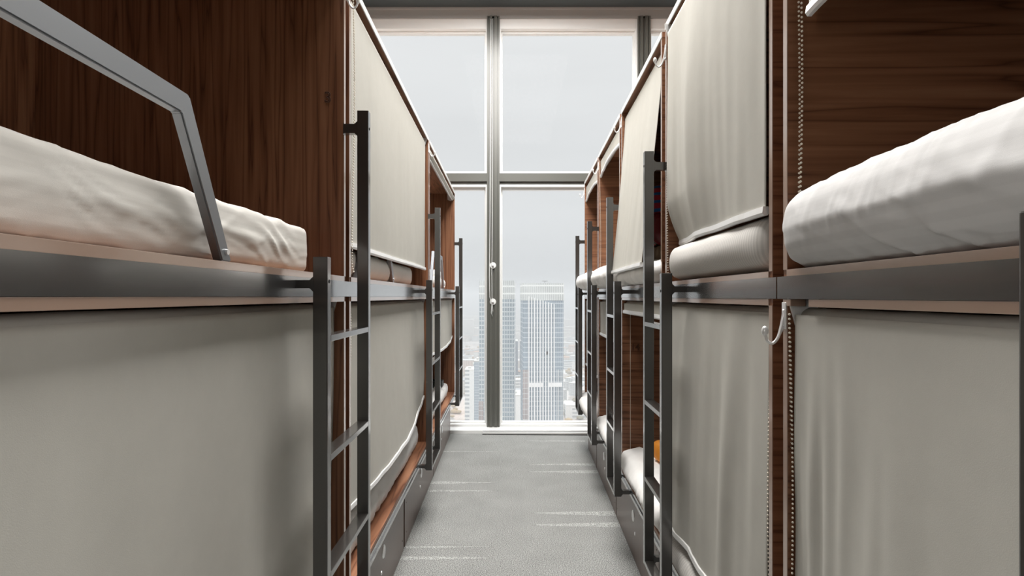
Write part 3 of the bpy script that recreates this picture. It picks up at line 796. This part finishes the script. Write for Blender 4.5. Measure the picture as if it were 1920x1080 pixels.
t.links.new(si.outputs[0], cr.inputs[0]); t.links.new(cr.outputs[0], b.inputs['Base Color']); b.inputs['Roughness'].default_value = 0.85
M['stripe'] = m
mattress(1, 0.60, 0.86, 2.74, 2.92, zr(0.405), zr(0.53), M['stripe'], 'red and blue striped towel heaped on the burgundy bundle', seed=22, wr=0.012, res=0.014, name='towel', cat='towel', r=0.055, bulge=0)
mattress(1, 0.61, 0.86, 2.76, 2.95, zr(0.247), zr(0.405), simple('burgundy_nylon', (0.26, 0.02, 0.03), 0.25), 'shiny burgundy bundled jacket behind the slanting blind', seed=23, wr=0.016, res=0.014, name='jacket', cat='jacket', r=0.06, bulge=0, wf=9)
mattress(1, 0.66, 0.80, 2.90, 3.02, zr(-0.838), zr(-0.745), simple('orange_cloth', (0.75, 0.27, 0.02), 0.6), 'small orange pouch on the open lower berth of the number 14 pod', seed=24, wr=0.008, res=0.012, name='pouch', cat='pouch', r=0.03, bulge=0)

def small(name, cat, label, s, X, d, z, sx_, sd_, sz_, material, extra=None):
    root = thing(name, s, X, d, z)
    tag(root, label, cat)
    part('body', material, root, lambda bm: box(bm, -sx_ / 2, sx_ / 2, -sd_ / 2, sd_ / 2, 0, sz_, 0.006))
    if extra: extra(root)
    return root
def strap(root):
    part('strap', M['black'], root, lambda bm: tube(bm, [(-.05 + .02 * i, -0.03 + .02 * math.sin(i), 0.056 + 0.012 * math.sin(i * 1.3)) for i in range(6)], 0.006, 8))
small('pouch', 'pouch', 'small black pouch on the white bedding of the left lower berth by the window', -1, 0.66, 5.42, zr(-0.845), 0.14, 0.16, 0.055, simple('black_nylon', (0.02, 0.025, 0.02), 0.5), strap)
def cable(root):
    part('cable', M['white'], root, lambda bm: tube(bm, [(0.02 + 0.05 * i / 8, -0.08 + 0.03 * i / 8, 0.02 + 0.012 * math.sin(i * 0.7)) for i in range(9)], 0.003, 8))
small('charger', 'charger', 'white charger with cable lying beside the black pouch on left lower berth', -1, 0.62, 5.22, zr(-0.846), 0.06, 0.10, 0.025, M['white'], cable)

# ------------------------------------------------------------------ blind cord with two cleats on the mullion
rt = empty('blind_cord', (-0.235, 5.975, 1.2))
tag(rt, 'white looped cord hanging down the central window mullion', 'cord')
def cord(bm):
    tube(bm, [(0.028, 0, 3.08), (0.028, -0.002, 2.0), (0.030, -0.004, 1.0), (0.026, -0.01, 0.44), (0.028, -0.01, 0.16), (0.036, -0.012, 0.05), (0.030, -0.012, -0.005), (0.020, -0.012, 0.03), (0.026, -0.012, 0.12), (0.004, -0.008, 0.20), (0.0, -0.006, 0.4), (0.006, -0.003, 1.0), (0.016, 0, 3.08)], 0.0032, 8)
part('cord', M['white'], rt, cord, smooth=True)
for z, lb_ in ((1.722, 'upper of the two round white cord cleats on the central mullion'), (1.345, 'lower round white cord cleat on the central mullion, where the loop ends')):
    r2 = empty('cord_cleat', (-0.198, 5.985, z)); tag(r2, lb_, 'cord cleat')
    part('disc', M['white'], r2, lambda bm: tube(bm, [(0, 0, 0), (0, -0.008, 0)], [0.034, 0.030], 24))
    part('knob', M['alu'], r2, lambda bm: (tube(bm, [(0, -0.008, 0), (0, -0.028, 0)], 0.008, 12), ball(bm, (0, -0.03, 0), 0.013, 2, (1.2, 0.6, 0.8))), smooth=True)

# loose metal strip lying on the sill
rt = empty('threshold_strip', (-0.30, 5.84, 0)); tag(rt, 'long thin dark-edged metal strip lying on floor along the window sill', 'strip')
part('strip', M['alu'], rt, lambda bm: prism(bm, [(0, 0.0), (1.15, -0.03), (1.15, 0.01), (0, 0.035)], 2, 0.002, 0.026))
part('edge', M['black'], rt, lambda bm: prism(bm, [(0, -0.004), (1.15, -0.036), (1.15, -0.0305), (0, -0.0005)], 2, 0.002, 0.008))
part('rear_edge', M['black'], rt, lambda bm: prism(bm, [(0, 0.030), (1.15, 0.006), (1.15, 0.010), (0, 0.034)], 2, 0.0265, 0.029))

# slivers of light on the floor, painted as lighter carpet bands
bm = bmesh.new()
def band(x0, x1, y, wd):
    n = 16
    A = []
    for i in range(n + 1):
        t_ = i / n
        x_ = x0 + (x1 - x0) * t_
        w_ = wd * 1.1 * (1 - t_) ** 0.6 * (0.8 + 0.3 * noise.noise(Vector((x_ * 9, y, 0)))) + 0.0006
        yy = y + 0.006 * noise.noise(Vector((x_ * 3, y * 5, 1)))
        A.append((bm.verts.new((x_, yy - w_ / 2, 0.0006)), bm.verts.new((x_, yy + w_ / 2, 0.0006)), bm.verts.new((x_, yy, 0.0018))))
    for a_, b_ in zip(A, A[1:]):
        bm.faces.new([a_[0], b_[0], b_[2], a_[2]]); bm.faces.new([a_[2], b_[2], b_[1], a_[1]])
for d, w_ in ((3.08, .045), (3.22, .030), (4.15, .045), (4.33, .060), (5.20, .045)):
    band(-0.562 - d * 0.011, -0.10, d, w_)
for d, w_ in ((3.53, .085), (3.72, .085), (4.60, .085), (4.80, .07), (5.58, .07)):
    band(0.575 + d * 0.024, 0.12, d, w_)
o = struct('trim_10', bm, M['carpet_worn'])  # painted light streaks on the carpet, not a trim

# ------------------------------------------------------------------ the city far below
GZ = -228.0
def facade(name, base, line, sxx, szz, metal=0.0, rough=0.3, gap=0.12):
    m, t, b = mat(name)
    L = t.links.new
    tcn = t.nodes.new('ShaderNodeTexCoord'); sp = t.nodes.new('ShaderNodeSeparateXYZ'); L(tcn.outputs['Object'], sp.inputs[0])
    ad = t.nodes.new('ShaderNodeMath'); ad.operation = 'ADD'; L(sp.outputs[0], ad.inputs[0]); L(sp.outputs[1], ad.inputs[1])
    outs = []
    for src, sc_ in ((ad.outputs[0], sxx), (sp.outputs[2], szz)):
        d_ = t.nodes.new('ShaderNodeMath'); d_.operation = 'DIVIDE'; d_.inputs[1].default_value = sc_; L(src, d_.inputs[0])
        f_ = t.nodes.new('ShaderNodeMath'); f_.operation = 'FRACT'; L(d_.outputs[0], f_.inputs[0])
        g_ = t.nodes.new('ShaderNodeMath'); g_.operation = 'LESS_THAN'; g_.inputs[1].default_value = gap; L(f_.outputs[0], g_.inputs[0])
        outs.append(g_.outputs[0])
    mxn = t.nodes.new('ShaderNodeMath'); mxn.operation = 'MAXIMUM'; L(outs[0], mxn.inputs[0]); L(outs[1], mxn.inputs[1])
    vs_ = t.nodes.new('ShaderNodeTexNoise'); vs_.inputs['Scale'].default_value = 0.06; L(tcn.outputs['Object'], vs_.inputs['Vector'])
    vmr = t.nodes.new('ShaderNodeMapRange'); vmr.inputs['To Min'].default_value = 0.65; vmr.inputs['To Max'].default_value = 1.35; L(vs_.outputs['Fac'], vmr.inputs['Value'])
    bs = t.nodes.new('ShaderNodeVectorMath'); bs.operation = 'SCALE'; bs.inputs[0].default_value = tuple(c_ * 0.85 for c_ in base); L(vmr.outputs[0], bs.inputs['Scale'])
    mi = t.nodes.new('ShaderNodeMix'); mi.data_type = 'RGBA'; L(mxn.outputs[0], mi.inputs[0]); L(bs.outputs[0], mi.inputs[6]); mi.inputs[7].default_value = (*[c_ * 0.95 for c_ in line], 1)
    L(mi.outputs[2], b.inputs['Base Color']); b.inputs['Roughness'].default_value = rough; b.inputs['Metallic'].default_value = metal
    return m
F_tower = facade('glass_tower_facade', (0.36, 0.43, 0.50), (0.62, 0.66, 0.69), 1.45, 3.4, 0.2, 0.4, 0.18)
F_tower2 = facade('grey_tower_facade', (0.38, 0.45, 0.50), (0.66, 0.69, 0.70), 1.9, 3.4, 0.1, 0.4, 0.26)
F_crown = facade('tower_crown', (0.62, 0.64, 0.63), (0.85, 0.86, 0.84), 1.5, 5.5, 0.0, 0.4, 0.2)
F_white = simple('white_fin', (0.85, 0.85, 0.845), 0.5)

def px(xp, D): return (xp - 960) / 1080 * D
def pz(yp, D): return H - (yp - 556) / 1080 * D

# tower with white fins
D = 400.0
rt = empty('skyscraper', (px(1019, D), D, GZ)); rt.rotation_euler.z = 0.06
tag(rt, 'pale glass skyscraper with white vertical fins, right of the central mullion', 'skyscraper')
wd = 28.0; top = pz(531, D) - GZ
part('shaft', F_tower, rt, lambda bm: box(bm, -wd / 2, wd / 2, 0, 26, 0, top - 12))
part('crown', F_crown, rt, lambda bm: (box(bm, -wd / 2 - .3, wd / 2 + .3, -0.3, 26, top - 12, top)))
def fins(bm):
    for i in range(10):
        x_ = -wd / 2 + 3.8 + i * 1.95
        box(bm, x_ - 0.36, x_ + 0.36, -1.1, 0, 0, top - 9 - i * 0.6)
    for i in range(5):
        x_ = wd / 2 - 4.6 + i * 1.1
        box(bm, x_ - 0.12, x_ + 0.12, -0.7, 0, 0, top - 60)
part('fins', F_white, rt, fins)
part('service_band', F_white, rt, lambda bm: (box(bm, -wd / 2 + 4, -0.6, -0.8, 0, top - 72, top - 69), box(bm, 3.0, wd / 2 - 1, -0.8, 0, top - 72, top - 69)))
part('roof_crane', M['lamp_body'], rt, lambda bm: (box(bm, 1.2, 1.6, 4, 4.4, top, top + 1.6), box(bm, -0.4, 3.4, 4, 4.4, top + 1.3, top + 1.8)))
part('dark_window', M['black'], rt, lambda bm: box(bm, 1.6, 3.0, -0.15, 0.05, top - 25.6 - 24, top - 23.4 - 24))
part('core_strip', facade('tower_side', (0.45, 0.40, 0.40), (0.6, 0.62, 0.62), 2.0, 3.6, 0, 0.5), rt, lambda bm: box(bm, -wd / 2 - .4, -wd / 2 + 3.4, -0.5, 0, 0, top - 60))
# tower behind the mullion
D = 430.0
rt = empty('skyscraper', (px(931, D), D, GZ)); rt.rotation_euler.z = -0.05
tag(rt, 'grey-blue skyscraper half hidden behind the central window mullion', 'skyscraper')
wd = 26.0; top = pz(526, D) - GZ
part('shaft', F_tower2, rt, lambda bm: box(bm, -wd / 2, wd / 2, 0, 26, 0, top - 14))
part('crown', F_crown, rt, lambda bm: box(bm, -wd / 2, wd / 2, 0, 26, top - 14, top))
part('fins', F_white, rt, lambda bm: [box(bm, -wd / 2 + 5.5 + i * 2.4, -wd / 2 + 6.1 + i * 2.4, -1, 0, 0, top - 60) for i in range(3)])
part('core_strip', facade('tower_side_b', (0.50, 0.43, 0.42), (0.6, 0.62, 0.62), 2.0, 3.6, 0, 0.5), rt, lambda bm: box(bm, -wd / 2 - .4, -wd / 2 + 3.2, -0.5, 0, 0, top - 90))

def block(name, cat, label, xp, ytop, D, wpx, depth, material, group=None, roofm=None, rz=0.0):
    wd_ = wpx / 1080 * D; h_ = pz(ytop, D) - GZ
    r_ = empty(name, (px(xp, D), D, GZ)); r_.rotation_euler.z = rz
    tag(r_, label, cat, group)
    part('walls', material, r_, lambda bm: box(bm, -wd_ / 2, wd_ / 2, 0, depth, 0, h_))
    part('roof', roofm or M['wall'], r_, lambda bm: (box(bm, -wd_ / 2 - .3, wd_ / 2 + .3, -.3, depth + .3, h_, h_ + 1.2), box(bm, -wd_ / 5, wd_ / 8, depth * .3, depth * .6, h_ + 1.2, h_ + 4)))
    return r_
F_str = facade('striped_block', (0.48, 0.51, 0.53), (0.85, 0.86, 0.85), 60.0, 7.0, 0, 0.6, 0.5)
F_dark = facade('blue_block', (0.06, 0.10, 0.17), (0.14, 0.19, 0.26), 5, 4, 0.2, 0.4, 0.15)
F_beige = facade('beige_block', (0.42, 0.38, 0.33), (0.74, 0.70, 0.64), 6, 4, 0, 0.7, 0.5)
F_grey = facade('grey_block', (0.38, 0.40, 0.42), (0.68, 0.70, 0.70), 6, 4, 0, 0.7, 0.5)
F_rose = facade('rose_block', (0.50, 0.33, 0.27), (0.75, 0.62, 0.54), 7, 4, 0, 0.7, 0.5)
block('office_tower', 'tower', 'slim grey-blue tower left of the mullion in front of the hidden skyscraper', 895, 678, 720, 12, 24, F_tower)
block('office_block', 'building', 'white block with many horizontal stripes near the left ladder', 880, 694, 980, 17, 40, F_str)
block('office_block', 'building', 'dark blue cubic building between the two skyscrapers', 962, 640, 1500, 18, 60, F_dark)
block('office_block', 'building', 'small dark blue building touching the finned skyscraper', 980, 640, 1600, 10, 50, F_dark)
block('office_block', 'building', 'striped grey block low between the two skyscrapers', 966, 742, 900, 26, 50, F_str)
block('apartment_block', 'building', 'pale apartment slab in the haze beyond the left ladder', 878, 600, 3000, 20, 40, F_beige)

# low blocks: individually built where they show largest
rnd = random.Random(11)
tint = [F_beige, F_grey, F_rose, F_str]
roofs = [simple('roof_pale', (0.68, 0.68, 0.67), 0.8), simple('roof_rust', (0.58, 0.36, 0.25), 0.8), simple('roof_grey', (0.38, 0.40, 0.42), 0.8)]
kinds = [('beige', 0), ('grey', 1), ('rose', 2), ('striped', 3)]
cnt = 0
for i in range(150):
    D = 1080 * (1 + (i / 150) ** 1.4 * 1.9) * rnd.uniform(0.97, 1.03)
    xs = rnd.uniform(-0.16, 0.17) * D
    h_ = rnd.uniform(12, 38); wd_ = rnd.uniform(22, 75); dp = rnd.uniform(16, 40)
    ki = rnd.choice([0, 0, 1, 1, 2, 3]); ri = rnd.choice([0, 0, 1, 2])
    r_ = empty('city_building', (xs, D, GZ)); r_.rotation_euler.z = rnd.choice([0.2, -0.5, 0.9, 0.0, 1.2])
    tag(r_, 'low %s city building far below the window with %s roof' % (kinds[ki][0], ['pale', 'rust-coloured', 'grey'][ri]), 'building', 'low %s buildings with %s roofs' % (kinds[ki][0], ['pale', 'rust-coloured', 'grey'][ri]))
    part('walls', tint[ki], r_, lambda bm: box(bm, -wd_ / 2, wd_ / 2, -dp / 2, dp / 2, 0, h_))
    part('roof', roofs[ri], r_, lambda bm: box(bm, -wd_ / 2 - .4, wd_ / 2 + .4, -dp / 2 - .4, dp / 2 + .4, h_, h_ + 1.5))
# remaining houses toward the horizon
for nm, mt, n, lb_ in (('distant_city', F_beige, 1600, 'countless houses of the city fading into haze toward the horizon'),):
    bm = bmesh.new()
    for i in range(n):
        D = 3000 * (1 + rnd.random() ** 1.3 * 2.4); xs = rnd.uniform(-0.16, 0.17) * D
        h_ = rnd.uniform(14, 60) * (2.0 if rnd.random() < 0.08 else 1); a_ = rnd.uniform(15, 60); b_ = rnd.uniform(15, 50)
        box(bm, xs - a_, xs + a_, D - b_, D + b_, 0, h_)
    o = obj(nm, bm, mt, loc=(0, 0, GZ)); tag(o, lb_, 'city', None, 'stuff')
# autumn trees among the houses
m, t, b = mat('autumn_trees')
tcn = t.nodes.new('ShaderNodeTexCoord'); nn = t.nodes.new('ShaderNodeTexNoise'); nn.inputs['Scale'].default_value = 0.02; t.links.new(tcn.outputs['Object'], nn.inputs['Vector'])
cr = t.nodes.new('ShaderNodeValToRGB'); ce = cr.color_ramp.elements
ce[0].position = .35; ce[0].color = (0.24, 0.22, 0.14, 1); ce[1].position = .65; ce[1].color = (0.55, 0.36, 0.16, 1)
t.links.new(nn.outputs['Fac'], cr.inputs[0]); t.links.new(cr.outputs[0], b.inputs['Base Color']); b.inputs['Roughness'].default_value = 1
bm = bmesh.new()
for i in range(700):
    D = 1030 * (1 + rnd.random() * 1.6); xs = rnd.uniform(-0.15, 0.16) * D
    ball(bm, (xs, D, 4), rnd.uniform(3, 6.5), 1, (1.5, 1.5, .8))
o = obj('park_trees', bm, m, smooth=True, loc=(0, 0, GZ)); tag(o, 'tufts of orange and olive autumn trees between the low buildings', 'trees', None, 'stuff')
# ground
m, t, b = mat('city_ground')
tcn = t.nodes.new('ShaderNodeTexCoord'); vo = t.nodes.new('ShaderNodeTexVoronoi'); vo.inputs['Scale'].default_value = 0.012; t.links.new(tcn.outputs['Object'], vo.inputs['Vector'])
cr = t.nodes.new('ShaderNodeValToRGB'); ce = cr.color_ramp.elements
ce[0].color = (0.38, 0.37, 0.35, 1); ce[1].color = (0.68, 0.68, 0.67, 1); x = ce.new(0.5); x.color = (0.56, 0.45, 0.38, 1)
sp = t.nodes.new('ShaderNodeSeparateColor'); t.links.new(vo.outputs['Color'], sp.inputs[0]); t.links.new(sp.outputs[0], cr.inputs[0]); t.links.new(cr.outputs[0], b.inputs['Base Color']); b.inputs['Roughness'].default_value = 1
bm = bmesh.new(); box(bm, -9000, 9000, 40, 26000, -3, 0)
o = obj('city_ground', bm, m, loc=(0, 0, GZ)); o['kind'] = 'structure'
# haze over the city
m = bpy.data.materials.new('city_haze'); m.use_nodes = True; t = m.node_tree; t.nodes.clear()
vs_ = t.nodes.new('ShaderNodeVolumePrincipled'); vs_.inputs['Color'].default_value = (0.93, 0.94, 0.95, 1); vs_.inputs['Density'].default_value = 0.00060
vs_.inputs['Anisotropy'].default_value = 0.0
mo = t.nodes.new('ShaderNodeOutputMaterial'); t.links.new(vs_.outputs[0], mo.inputs['Volume'])
bm = bmesh.new(); box(bm, -8500, 8500, 120, 25000, 1, 265)
o = obj('haze', bm, m, loc=(0, 0, GZ)); tag(o, 'thin pale haze lying over the whole city', 'haze', None, 'stuff')
